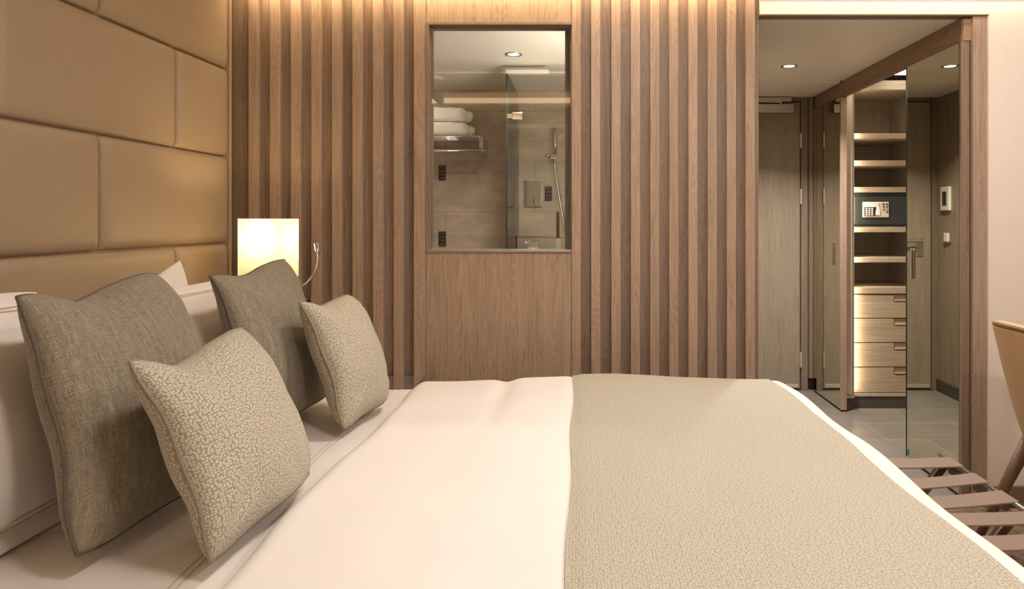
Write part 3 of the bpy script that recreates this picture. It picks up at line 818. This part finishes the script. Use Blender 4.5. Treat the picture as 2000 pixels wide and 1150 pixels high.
class Cloth:
    """a cloth over the rectangle x0..x1, y0..y1 at height z, hanging down past x1 and both long sides"""
    def __init__(s, x0, x1, y0, y1, z, r, amp, seed, edge=None):
        s.x0, s.x1, s.y0, s.y1, s.z, s.r, s.amp, s.seed, s.edge = x0, x1, y0, y1, z, r, amp, seed, edge
    def base(s, a, b_):
        r = s.r
        ix1, iy0, iy1 = s.x1 - r, s.y0 + r, s.y1 - r
        cx = min(a, ix1); cy = min(max(b_, iy0), iy1)
        dx, dy = a - cx, b_ - cy
        d = math.hypot(dx, dy)
        if d < 1e-9: x, y, z = a, b_, s.z; nx = Vector((0, 0, 1))
        else:
            ux, uy = dx / d, dy / d
            q = r * math.pi / 2
            if d < q: R, Z = r * math.sin(d / r), r * (1 - math.cos(d / r)); an = d / r
            else: R, Z = r + (d - q) * .06, r + (d - q); an = math.pi / 2
            x, y, z = cx + ux * R, cy + uy * R, s.z - Z
            nx = Vector((ux * math.sin(an), uy * math.sin(an), math.cos(an)))
        # gentle hill: cloth is a bit plumper in the middle
        return Vector((x, y, z)), nx, d
    def at(s, a, b_, off=0.0):
        p, n_, d = s.base(a, b_)
        w_ = noise.noise(Vector((a * 1.6 + s.seed, b_ * 1.6, 0))) * s.amp + noise.noise(Vector((a * 4.2, b_ * 3.4 + s.seed, 3))) * s.amp * .45
        w_ += noise.noise(Vector((a * 9, b_ * 7, 7 + s.seed))) * s.amp * .10
        hang = max(0, d - .12)
        w_ += hang * .10 * math.sin(a * 23 + b_ * 21 + s.seed)
        if s.edge: w_ += s.edge(a, b_)
        return p + n_ * (w_ + off)


def duvet_edge(a, b_):
    # the head end of the duvet is rounded down onto the sheet
    e = -0.62 + .007 * math.sin(b_ * 7) + .003 * math.sin(b_ * 17)
    f_ = -.012 * math.exp(-((a + .27) / .035) ** 2) * max(0, min(1, (b_ - 1.9) / .5)) + .008 * math.sin(a * 5.0 + 1.2) * max(0, min(1, (b_ - 2.0) / .5)) - .010 * math.exp(-((a + .02) / .02) ** 2) * .5
    f_ += .003 * math.sin(b_ * 11 + 1) * max(0, min(1, (a - .6) / .15))
    t = a - e
    if t < .06: return f_ - .040 * (1 - max(t, 0) / .06) ** 2.5
    return f_


duv = Cloth(-0.62, BX1, BYN, BYF, ZT, .07, .010, 2.3, duvet_edge)
def cloth_grid(c, a0, a1, b0, b1, na, nb, off=0.0, afun=None):
    g, uv = [], []
    for i in range(na + 1):
        row = []
        for j in range(nb + 1):
            b_ = b0 + (b1 - b0) * j / nb
            a = a0 + (a1 - a0) * i / na
            if afun: a = afun(i / na, b_, a0, a1)
            row.append(c.at(a, b_, off)); uv.append((a, b_))
        g.append(row)
    return g, uv


hang = .36
def dfun(u, b_, a0, a1):
    e = a0 + .007 * math.sin(b_ * 7) + .003 * math.sin(b_ * 17)
    return e + (a1 - e) * u
g, uv = cloth_grid(duv, -0.62, BX1 + hang, BYN - hang, BYF + hang, 150, 170, 0, dfun)
# tuck the head end edge under
g0 = [(p_.x + .012, p_.y, p_.z - .010) for p_ in g[0]]
mb = MB(); mb.grid([g0] + g)
uv = [(0, 0)] * len(g0) + uv
tag(mb.build('duvet', M['cotton'], smooth=True, uvs=uv), 'white duvet spread over the bed, bulging over the foot and sides', 'duvet')

# bed throw
def tfun(u, b_, a0, a1):
    e0 = -.022 + .004 * math.sin(b_ * 9); e1 = .712 + .006 * math.sin(b_ * 6 + 1)
    return e0 + (e1 - e0) * u
g, uv = cloth_grid(duv, -.02, .715, BYN - .28, BYF + .28, 90, 150, .006, tfun)
g2, _ = cloth_grid(duv, -.02, .715, BYN - .28, BYF + .28, 90, 150, .0015, tfun)
mb = MB()
mb.grid(g)
rows = len(g); cols = len(g[0])
# rolled edges down to the duvet
for e in (0, rows - 1):
    mb.grid([g[e], g2[e]]); uv += [uv[e * cols + j] for j in range(cols)] * 2
tag(mb.build('bed_throw', M['throw'], smooth=True, uvs=uv), 'greige dotted bed throw laid across the foot of the white duvet', 'bed throw')

# sheet under the pillows
def sheet_edge(a, b_): return .004 * math.sin(a * 30 + b_ * 8) * max(0, min(1, (-.55 - a) / .1)) * .5
sht = Cloth(BX0, .9, BYN + .02, BYF - .03, .585, .05, .006, 8.1, sheet_edge)
g, uv = cloth_grid(sht, BX0, -0.50, BYN - .2, BYF + .2, 50, 120)
so = tag(MB().grid(g).build('bed_sheet', M['cotton_pillow'], smooth=True, uvs=uv), 'white bed sheet under the pillows, with taupe hem stitching', 'sheet')
for a_ in (-.700, -.686):
    pts = [sht.at(a_ + .01 * math.sin(k * .21), BYN + .01 + (BYF - BYN - .03) * k / 90, .0012) for k in range(91)]
    MB().tube(pts, .0011, 6).build('stitching', M['stitch'], so, label='thin taupe stitching line')


# ------------------------------------------------------------------ pillows
def pillow(name, BL, BR, TL, TR, T, mat, label, cat, pipe=None, group=None, seed=0, ear=.05, NU=48, border=None, sag=.0, pipe_r=.0042, seam=0.0, wr=.006, power=.42):
    BL, BR, TL, TR = map(Vector, (BL, BR, TL, TR))
    ctr = (BL + BR + TL + TR) / 4
    nrm = ((BR - BL) + (TR - TL)).cross((TL - BL) + (TR - BR)).normalized()
    if nrm.x < 0: nrm = -nrm
    Wd = ((BR - BL).length + (TR - TL).length) / 2; Hd = ((TL - BL).length + (TR - BR).length) / 2
    def plan(u, v):
        # pull the middle of each edge in, so corners become ears
        uu = u + ear * .5 * 4 * v * (1 - v) * (1 - 2 * u) * abs(1 - 2 * u)
        # rounded corners
        cu_, cv_ = 2 * u - 1, 2 * v - 1
        rr_ = max(0, abs(cu_) + abs(cv_) - 1.60) / .40
        u = .5 + cu_ * .5 * (1.03 - .052 * rr_ ** 1.6); v = .5 + cv_ * .5 * (1.03 - .052 * rr_ ** 1.6)
        uu += u - (.5 + cu_ * .5)
        vv = v + ear * 4 * u * (1 - u) * (1 - 2 * v) * abs(1 - 2 * v) * (1.0 if v > .5 else .35)
        p_ = BL.lerp(BR, uu).lerp(TL.lerp(TR, uu), vv)
        p_.z -= sag * 1.3 * math.exp(-((u - .33) / .2) ** 2) * v ** 3
        u, v = min(max(u, 0), 1), min(max(v, 0), 1)
        p_ += nrm * (seam * (abs(math.sin(math.pi * v)) ** .8 * (1 - u) ** 2 + .12 * math.sin(v * 14 + seed * 2) * abs(1 - 2 * u)) + seam * .3 * math.sin(u * 9 + seed) * abs(2 * v - 1) ** 3)
        return p_
    def height(u, v):
        e = border or 0
        u2 = (u - e) / (1 - 2 * e); v2 = (v - e) / (1 - 2 * e)
        if not (0 < u2 < 1 and 0 < v2 < 1): return 0.0
        return T / 2 * (math.sin(math.pi * u2) * math.sin(math.pi * v2)) ** power
    def wrinkle(u, v, side):
        k = noise.noise(Vector((u * 5 + seed, v * 5, side * 3.3))) * wr + noise.noise(Vector((u * 13, v * 9 + seed, side * 2))) * wr * .35
        # pulls fanning from the corners
        for cu, cv in ((0, 0), (1, 0), (0, 1), (1, 1)):
            du, dv = u - cu, v - cv; r_ = math.hypot(du, dv)
            if 0 < r_ < .5: k += wr * .8 * math.sin(math.atan2(abs(dv), abs(du)) * 11 + seed) * math.exp(-((r_ - .22) / .12) ** 2)
        return k * min(1, 6 * min(u, 1 - u)) * min(1, 6 * min(v, 1 - v))
    def tt(i): t_ = i / NU; return .5 - .5 * math.cos(math.pi * t_) * (0.6 + .4 * abs(math.cos(math.pi * t_)))
    us = [tt(i) for i in range(NU + 1)]
    mb = MB(); uvs = []; idx = {}
    for side in (1, -1):
        for i, u in enumerate(us):
            for j, v in enumerate(us):
                bnd = i in (0, NU) or j in (0, NU)
                if bnd and side == -1: idx[(i, j, -1)] = idx[(i, j, 1)]; continue
                h_ = 0 if bnd else height(u, v) + wrinkle(u, v, side)
                p_ = plan(u, v) + nrm * side * h_
                idx[(i, j, side)] = len(mb.v); mb.v.append(tuple(p_)); uvs.append([u * Wd, v * Hd])
    for side in (1, -1):   # the weave keeps its size over the bulge
        cen = NU // 2
        for j in range(NU + 1):
            acc = {cen: 0.0}
            for rng in (range(cen + 1, NU + 1), range(cen - 1, -1, -1)):
                for i in rng:
                    pr = i - 1 if i > cen else i + 1
                    dl = (Vector(mb.v[idx[(i, j, side)]]) - Vector(mb.v[idx[(pr, j, side)]])).length
                    acc[i] = acc[pr] + (dl if i > cen else -dl)
            if j in (0, NU) and side == -1: continue
            for i in range(NU + 1):
                if i in (0, NU) and side == -1: continue
                uvs[idx[(i, j, side)]][0] = acc[i] + Wd
        for i in range(NU + 1):
            acc = {cen: 0.0}
            for rng in (range(cen + 1, NU + 1), range(cen - 1, -1, -1)):
                for j in rng:
                    pr = j - 1 if j > cen else j + 1
                    dl = (Vector(mb.v[idx[(i, j, side)]]) - Vector(mb.v[idx[(i, pr, side)]])).length
                    acc[j] = acc[pr] + (dl if j > cen else -dl)
            if i in (0, NU) and side == -1: continue
            for j in range(NU + 1):
                if j in (0, NU) and side == -1: continue
                uvs[idx[(i, j, side)]][1] = acc[j] + Hd
    for side in (1, -1):
        for i in range(NU):
            for j in range(NU):
                mb.f.append(tuple(idx[k] for k in ((i, j, side), (i + 1, j, side), (i + 1, j + 1, side), (i, j + 1, side))))
    body = mb.build(name, mat, smooth=True, uvs=uvs)
    tag(body, label, cat, group)
    if pipe:
        pts = [plan(u, 0) for u in us[:-1]] + [plan(1, v) for v in us[:-1]] + [plan(u, 1) for u in us[:0:-1]] + [plan(0, v) for v in us[:0:-1]]
        MB().tube(pts, pipe_r, 8, closed=True).build('piping', pipe, body, smooth=True)
    if border:
        # two fine stitching lines near the flange
        for k_, e in enumerate((border + .008, border + .030)):
            ring = []
            n_ = 60
            sides = [(lambda t: (e + (1 - 2 * e) * t, e)), (lambda t: (1 - e, e + (1 - 2 * e) * t)), (lambda t: (1 - e - (1 - 2 * e) * t, 1 - e)), (lambda t: (e, 1 - e - (1 - 2 * e) * t))]
            for f_ in sides:
                for q in range(n_):
                    u, v = f_(q / n_)
                    ring.append(plan(u, v) + nrm * (height(u, v) + wrinkle(u, v, 1) + .0008))
            MB().tube(ring, .0016 if k_ else .0012, 6, closed=True).build('stitching', M['stitch'], body, label='taupe stitching line round the border')
    return body


# dark linen cushions
pillow('linen_cushion', (-.886, 1.185, .625), (-.85, 1.69, .622), (-1.05, 1.26, 1.08), (-1.095, 1.775, 1.085), .19, M['linen'],
       'large taupe linen cushion nearest the camera, behind the near dotted cushion', 'cushion', M['linen_pipe'], 'taupe linen cushions', 1.3, ear=.035, seam=.030, sag=.02)
pillow('linen_cushion', (-.89, 1.85, .622), (-.86, 2.36, .622), (-1.04, 1.925, 1.066), (-1.05, 2.42, 1.08), .18, M['linen'],
       'large taupe linen cushion in front of the lit wall lamp', 'cushion', M['linen_pipe'], 'taupe linen cushions', 4.1, ear=.035, seam=.030, sag=.015)
# dotted cushions
pillow('dotted_cushion', (-.646, 1.185, .618), (-.628, 1.612, .622), (-.80, 1.20, .972), (-.785, 1.60, .972), .17, M['dotted'],
       'light dotted cushion nearest the camera, leaning on the large linen one', 'cushion', M['dot_pipe'], 'light dotted cushions', 2.2, ear=.05, seam=.026, sag=.02)
pillow('dotted_cushion', (-.683, 1.95, .615), (-.641, 2.285, .622), (-.83, 2.004, .978), (-.78, 2.326, .967), .17, M['dotted'],
       'light dotted cushion further from the camera, before the slatted wall', 'cushion', M['dot_pipe'], 'light dotted cushions', 7.7, ear=.05, seam=.026, sag=.01)
# white pillows
pillow('white_pillow', (-1.07, .85, .60), (-1.08, 1.58, .60), (-1.25, .85, 1.065), (-1.25, 1.575, 1.058), .19, M['cotton_pillow'],
       'white bed pillow with taupe stitching at the left edge, behind the near linen cushion', 'pillow', None, 'white pillows with stitched border', 3.3, ear=.02, border=.07)
pillow('white_pillow', (-1.07, 1.80, .60), (-1.08, 2.50, .60), (-1.26, 1.80, 1.012), (-1.26, 2.50, 1.008), .18, M['cotton_pillow'],
       'white bed pillow with taupe stitching between the two linen cushions', 'pillow', None, 'white pillows with stitched border', 5.3, ear=.02, border=.07)
pillow('white_pillow', (-1.27, 1.70, .60), (-1.28, 2.33, .60), (-1.40, 1.78, .86), (-1.385, 2.37, 1.085), .12, M['cotton_pillow'],
       'plain white pillow with its pointed corner up against the beige headboard', 'pillow', None, None, 9.3, ear=.03)
pillow('white_pillow', (-1.27, .82, .60), (-1.28, 1.45, .60), (-1.42, .82, 1.0), (-1.42, 1.45, 1.0), .12, M['cotton_pillow'],
       'plain white pillow at the headboard, behind the near stitched pillow', 'pillow', None, None, 11.3, ear=.03)

# ------------------------------------------------------------------ nightstand and lamp
ns = empty('nightstand', (-1.08, 2.75, 0), 'oak nightstand between the bed and the slatted wall', 'nightstand')
MB().box(-1.49, -.69, 2.70, D - .003, .08, .53).build('cabinet_body', M['oak_panel'], ns, bevel=0.003)
MB().box(-1.495, px2x(830), 2.68, D - .002, .532, .5455).build('top', plain('lacquered_top', (.62, .56, .50), 0.05, .85, var=.01), ns, bevel=0.002)
MB().box(-1.48, -.70, 2.682, 2.70, .10, .30).build('drawer', M['oak_x'], ns, bevel=0.002)
MB().box(-1.48, -.70, 2.682, 2.70, .31, .52).build('drawer', M['oak_x'], ns, bevel=0.002)
MB().box(-1.45, -.73, 2.72, D - .01, 0, .08).build('plinth', M['walnut'], ns)

lm = empty('wall_lamp', (-1.22, 2.93, .8), 'lit rectangular cream wall lamp with a bendy reading light at the headboard corner', 'wall lamp')
LX0, LX1, LY0, LY1, LZ0, LZ1 = -1.318, -1.124, 2.615, 2.75, .993, 1.222
ol = rrect(LX0, LX1, LY0, LY1, .022)
g = [[(x, y, z) for x, y in ol] for z in (LZ0, LZ0 + .07, LZ1 - .07, LZ1)]
ol2 = rrect(LX0 + .002, LX1 - .002, LY0 + .002, LY1 - .002, .02)
mb = MB().grid(g, closed_v=True)
mb.build('lamp_shade', M['shade'], lm, smooth=True)
MB().box(LX0 + .012, LX1 - .012, LY1 - .006, LY1 - .002, LZ0 + .002, LZ1 - .002).build('back_panel', M['white_plastic'], lm)  # unseen panel added to keep bulb light off the slatted wall behind
bx, by = (LX0 + LX1) / 2 - .005, (LY0 + LY1) / 2
bu = [[(bx + r_ * math.cos(2 * math.pi * k / 16), by + r_ * math.sin(2 * math.pi * k / 16), 1.07 + z) for k in range(16)] for r_, z in ((.010, -.03), (.014, -.01), (.024, .015), (.028, .035), (.022, .055), (.010, .066), (.001, .068))]
MB().grid(bu, closed_v=True).build('bulb', plain('bulb_glass', (1, .9, .7), .4, emis=(1.0, .80, .46), estr=12), lm, smooth=True)
MB().cyl((bx, by, 1.04), (bx, by, .94), .012).tube([(bx, by, .945), (bx, by + .10, .94), (bx, D, .86)], .009).build('arm', M['chrome'], lm, smooth=True)
MB().box(bx - .08, LX1 - .03, D - .012, D - .001, .78, .88).build('back_plate', M['chrome'], lm, bevel=0.004)
gp = [P(px, py, 2.80) for px, py in ((560, 566), (575, 564), (590, 558), (601, 550), (612, 535), (618, 520), (620.5, 508), (620.5, 500), (619.5, 494))]
gp = [Vector((-1.20, D - .01, .85)), Vector((-1.20, 2.88, .87))] + gp
sm_ = []
for i in range(len(gp) - 1):
    p0, p1, p2, p3 = gp[max(i - 1, 0)], gp[i], gp[i + 1], gp[min(i + 2, len(gp) - 1)]
    for k in range(5):
        t = k / 5
        sm_.append(.5 * ((2 * p1) + (p2 - p0) * t + (2 * p0 - 5 * p1 + 4 * p2 - p3) * t * t + (3 * p1 - p0 - 3 * p2 + p3) * t ** 3))
sm_.append(gp[-1])
rd = MB().tube(sm_, .0045, 12).build('reading_arm', M['chrome'], lm, smooth=True)
h0, h1, h2 = P(620, 496, 2.80), P(619, 487, 2.80), P(617.5, 475, 2.80)
hd = MB().tube([h0, h0.lerp(h1, .5), h1, h2], [.006, .011, .0135, .0145], 18).build('reading_head', M['chrome'], lm, smooth=False, bevel=0.001)
MB().box(h1.x + .002, h1.x + .009, h1.y - .0155, h1.y - .010, h1.z + .004, h2.z - .003).build('light_window', M['blue_led'], hd)
# light of the bulb
pl = bpy.data.lights.new('bulb_light', 'POINT'); pl.energy = 4.2; pl.color = (1.0, .76, .38); pl.shadow_soft_size = .03
po = bpy.data.objects.new('bulb_light', pl); COL.objects.link(po); po.location = (bx, by, 1.145)

# ------------------------------------------------------------------ luggage rack
RZ = .45
RXR, RXL = 1.547 * (CH - RZ), .84
lr = empty('luggage_rack', ((RXR + RXL) / 2, 1.9, 0), 'folding luggage rack with taupe leather straps at the foot of the bed', 'luggage rack')
for x in (RXL, RXR):
    MB().tube([(x, 1.42, RZ - .008), (x, 2.26, RZ - .008)], .007, 12).build('top_rail', M['metal'], lr, smooth=True)
def strap(rt, rb, lt, lb):
    # four pixel corners of the strap's top: right-back, right-front, left-back, left-front
    def at(px, py, z=RZ):
        y = (CH - z) * F / (py - 428); return Vector(((px - 1132) * y / F, y, z))
    a_, b_, c__, d_ = at(*rt), at(*rb), at(*lt), at(*lb)
    # continue to the left rail
    def ext(l, r): t_ = (RXL - r.x) / (l.x - r.x); q = r.lerp(l, t_); q.y = r.y + (l.y - r.y) * min(t_, 1.4); return q
    c__, d_ = ext(c__, a_), ext(d_, b_)
    a_.x = b_.x = RXR + .008
    rows = []
    for k in range(13):
        t_ = k / 12; e0, e1 = c__.lerp(a_, t_), d_.lerp(b_, t_)
        s = -.004 * math.sin(math.pi * t_)
        rows.append([e0 + Vector((0, 0, s)), e1 + Vector((0, 0, s))])
    lo = [[rows[-1][0] + Vector((.002, 0, -.006)), rows[-1][1] + Vector((.002, 0, -.006))]] + [[rows[-1][0] + Vector((-.002, 0, -z)), rows[-1][1] + Vector((-.002, 0, -z))] for z in (.03, .05)]
    ll = [[rows[0][0] + Vector((-.002, 0, -z)), rows[0][1] + Vector((-.002, 0, -z))] for z in (.05, .006)]
    o = MB().grid(ll + rows + lo).build('strap', M['strap'], lr)
    m_ = o.modifiers.new('thick', 'SOLIDIFY'); m_.thickness = .004; m_.offset = -1
strap((1850, 892), (1879, 910), (1768, 894), (1785, 911))
strap((1900, 923), (1930, 941), (1815, 934), (1840, 953))
strap((1950, 957), (1987, 979), (1866, 969), (1900, 991))
strap((2003, 997), (2045, 1020), (1909, 999), (1939, 1023))
strap((2065, 1038), (2112, 1066), (1960, 1044), (1990, 1072))
for y in (1.50, 1.84, 2.20):
    MB().prism([(RXR + .006, RZ - .012), (RXR - .028, RZ - .012), (RXL - .01, 0), (RXL + .022, 0)], 'y', y - .008, y + .008).build('leg', M['walnut'], lr, bevel=0.001)
    MB().prism([(RXL - .006, RZ - .012), (RXL + .028, RZ - .012), (RXR + .01, 0), (RXR - .022, 0)], 'y', y + .009, y + .025).build('leg', M['walnut'], lr, bevel=0.001)
    MB().tube([(RXR - .028, y - .009, RZ - .014), (RXL - .01, y - .009, 0.004)], .002, 6).build('leg_edge', M['brass'], lr)
for x in (RXL + .05, RXR - .05):
    MB().tube([(x, 1.49, .05), (x, 2.23, .05)], .008, 10).build('stretcher', M['metal'], lr, smooth=True)

# ------------------------------------------------------------------ chair
CX, CY = 1.80, 2.40
ch = empty('desk_chair', (CX, CY, 0), 'tan leather tub chair with a light wooden rim beside the beige wall', 'chair')
def shell(th0, th1, n_, z, R, tilt, thick, mat, name, z0=None):
    pass
rows_o, rows_i = [], []
nA, nZ = 40, 14
zb_, zt_ = .42, .835
def rad(z, ang):
    t_ = (z - zb_) / (zt_ - zb_); return .20 + .105 * t_ ** .8
def topz(ang):  # rim dips towards the front
    k = (math.cos(ang - math.pi) + 1) / 2
    return zb_ + .22 + (zt_ - zb_ - .22) * k ** .8
for i in range(nA + 1):
    ang = math.radians(75 + 210 * i / nA)
    ro, ri = [], []
    for j in range(nZ + 1):
        z = zb_ + (topz(ang) - zb_) * j / nZ
        R_ = rad(z, ang)
        ro.append((CX + math.cos(ang) * R_, CY + math.sin(ang) * R_ * .95, z)); ri.append((CX + math.cos(ang) * (R_ - .035), CY + math.sin(ang) * (R_ - .035) * .95, z))
    rows_o.append(ro); rows_i.append(ri)
mb = MB()
ring = [[rows_o[i][j] for j in range(nZ + 1)] + [rows_i[i][j] for j in range(nZ, -1, -1)] for i in range(nA + 1)]
mb.grid(ring, closed_v=True); k_ = len(ring[0]); mb.f.append(tuple(range(k_))); mb.f.append(tuple(range(nA * k_, nA * k_ + k_)))
mb.build('backrest', M['chair_leather'], ch, smooth=False, bevel=0.004)
mb = MB(); mb.grid([[(x * 1.0, y, z + dz) for (x, y, z), dz in ((rows_o[i][-1], 0.002), (rows_o[i][-1], .012), (rows_i[i][-1], .012), (rows_i[i][-1], .002))] for i in range(nA + 1)], closed_v=True)
mb.f.append(tuple(range(4))); mb.f.append(tuple(range(nA * 4, nA * 4 + 4)))
mb.build('wooden_rim', M['chair_band'], ch)
mb = MB(); mb.grid([[(x, y, z + dz) for (x, y, z), dz in ((rows_o[i][-1], 0.012), (rows_o[i][-1], .019), (rows_i[i][-1], .019), (rows_i[i][-1], .012))] for i in range(nA + 1)], closed_v=True)
mb.f.append(tuple(range(4))); mb.f.append(tuple(range(nA * 4, nA * 4 + 4)))
mb.build('rim_cap', M['light_wood'], ch)
st = [[(CX + .01 + r_ * 1.1 * math.cos(2 * math.pi * k / 32), CY + r_ * math.sin(2 * math.pi * k / 32), z) for k in range(32)] for r_, z in ((.001, .40), (.17, .40), (.20, .42), (.20, .47), (.17, .485), (.001, .49))]
MB().grid(st, closed_v=True).build('seat', M['chair_leather'], ch, smooth=True)
for sx, sy in ((-1, -1), (-1, 1), (1, -1), (1, 1)):
    MB().tube([(CX + sx * .15, CY + sy * .10, .42), (CX + sx * .31, CY + sy * .17, 0)], [.024, .014], 14).build('leg', M['walnut'], ch, smooth=True)
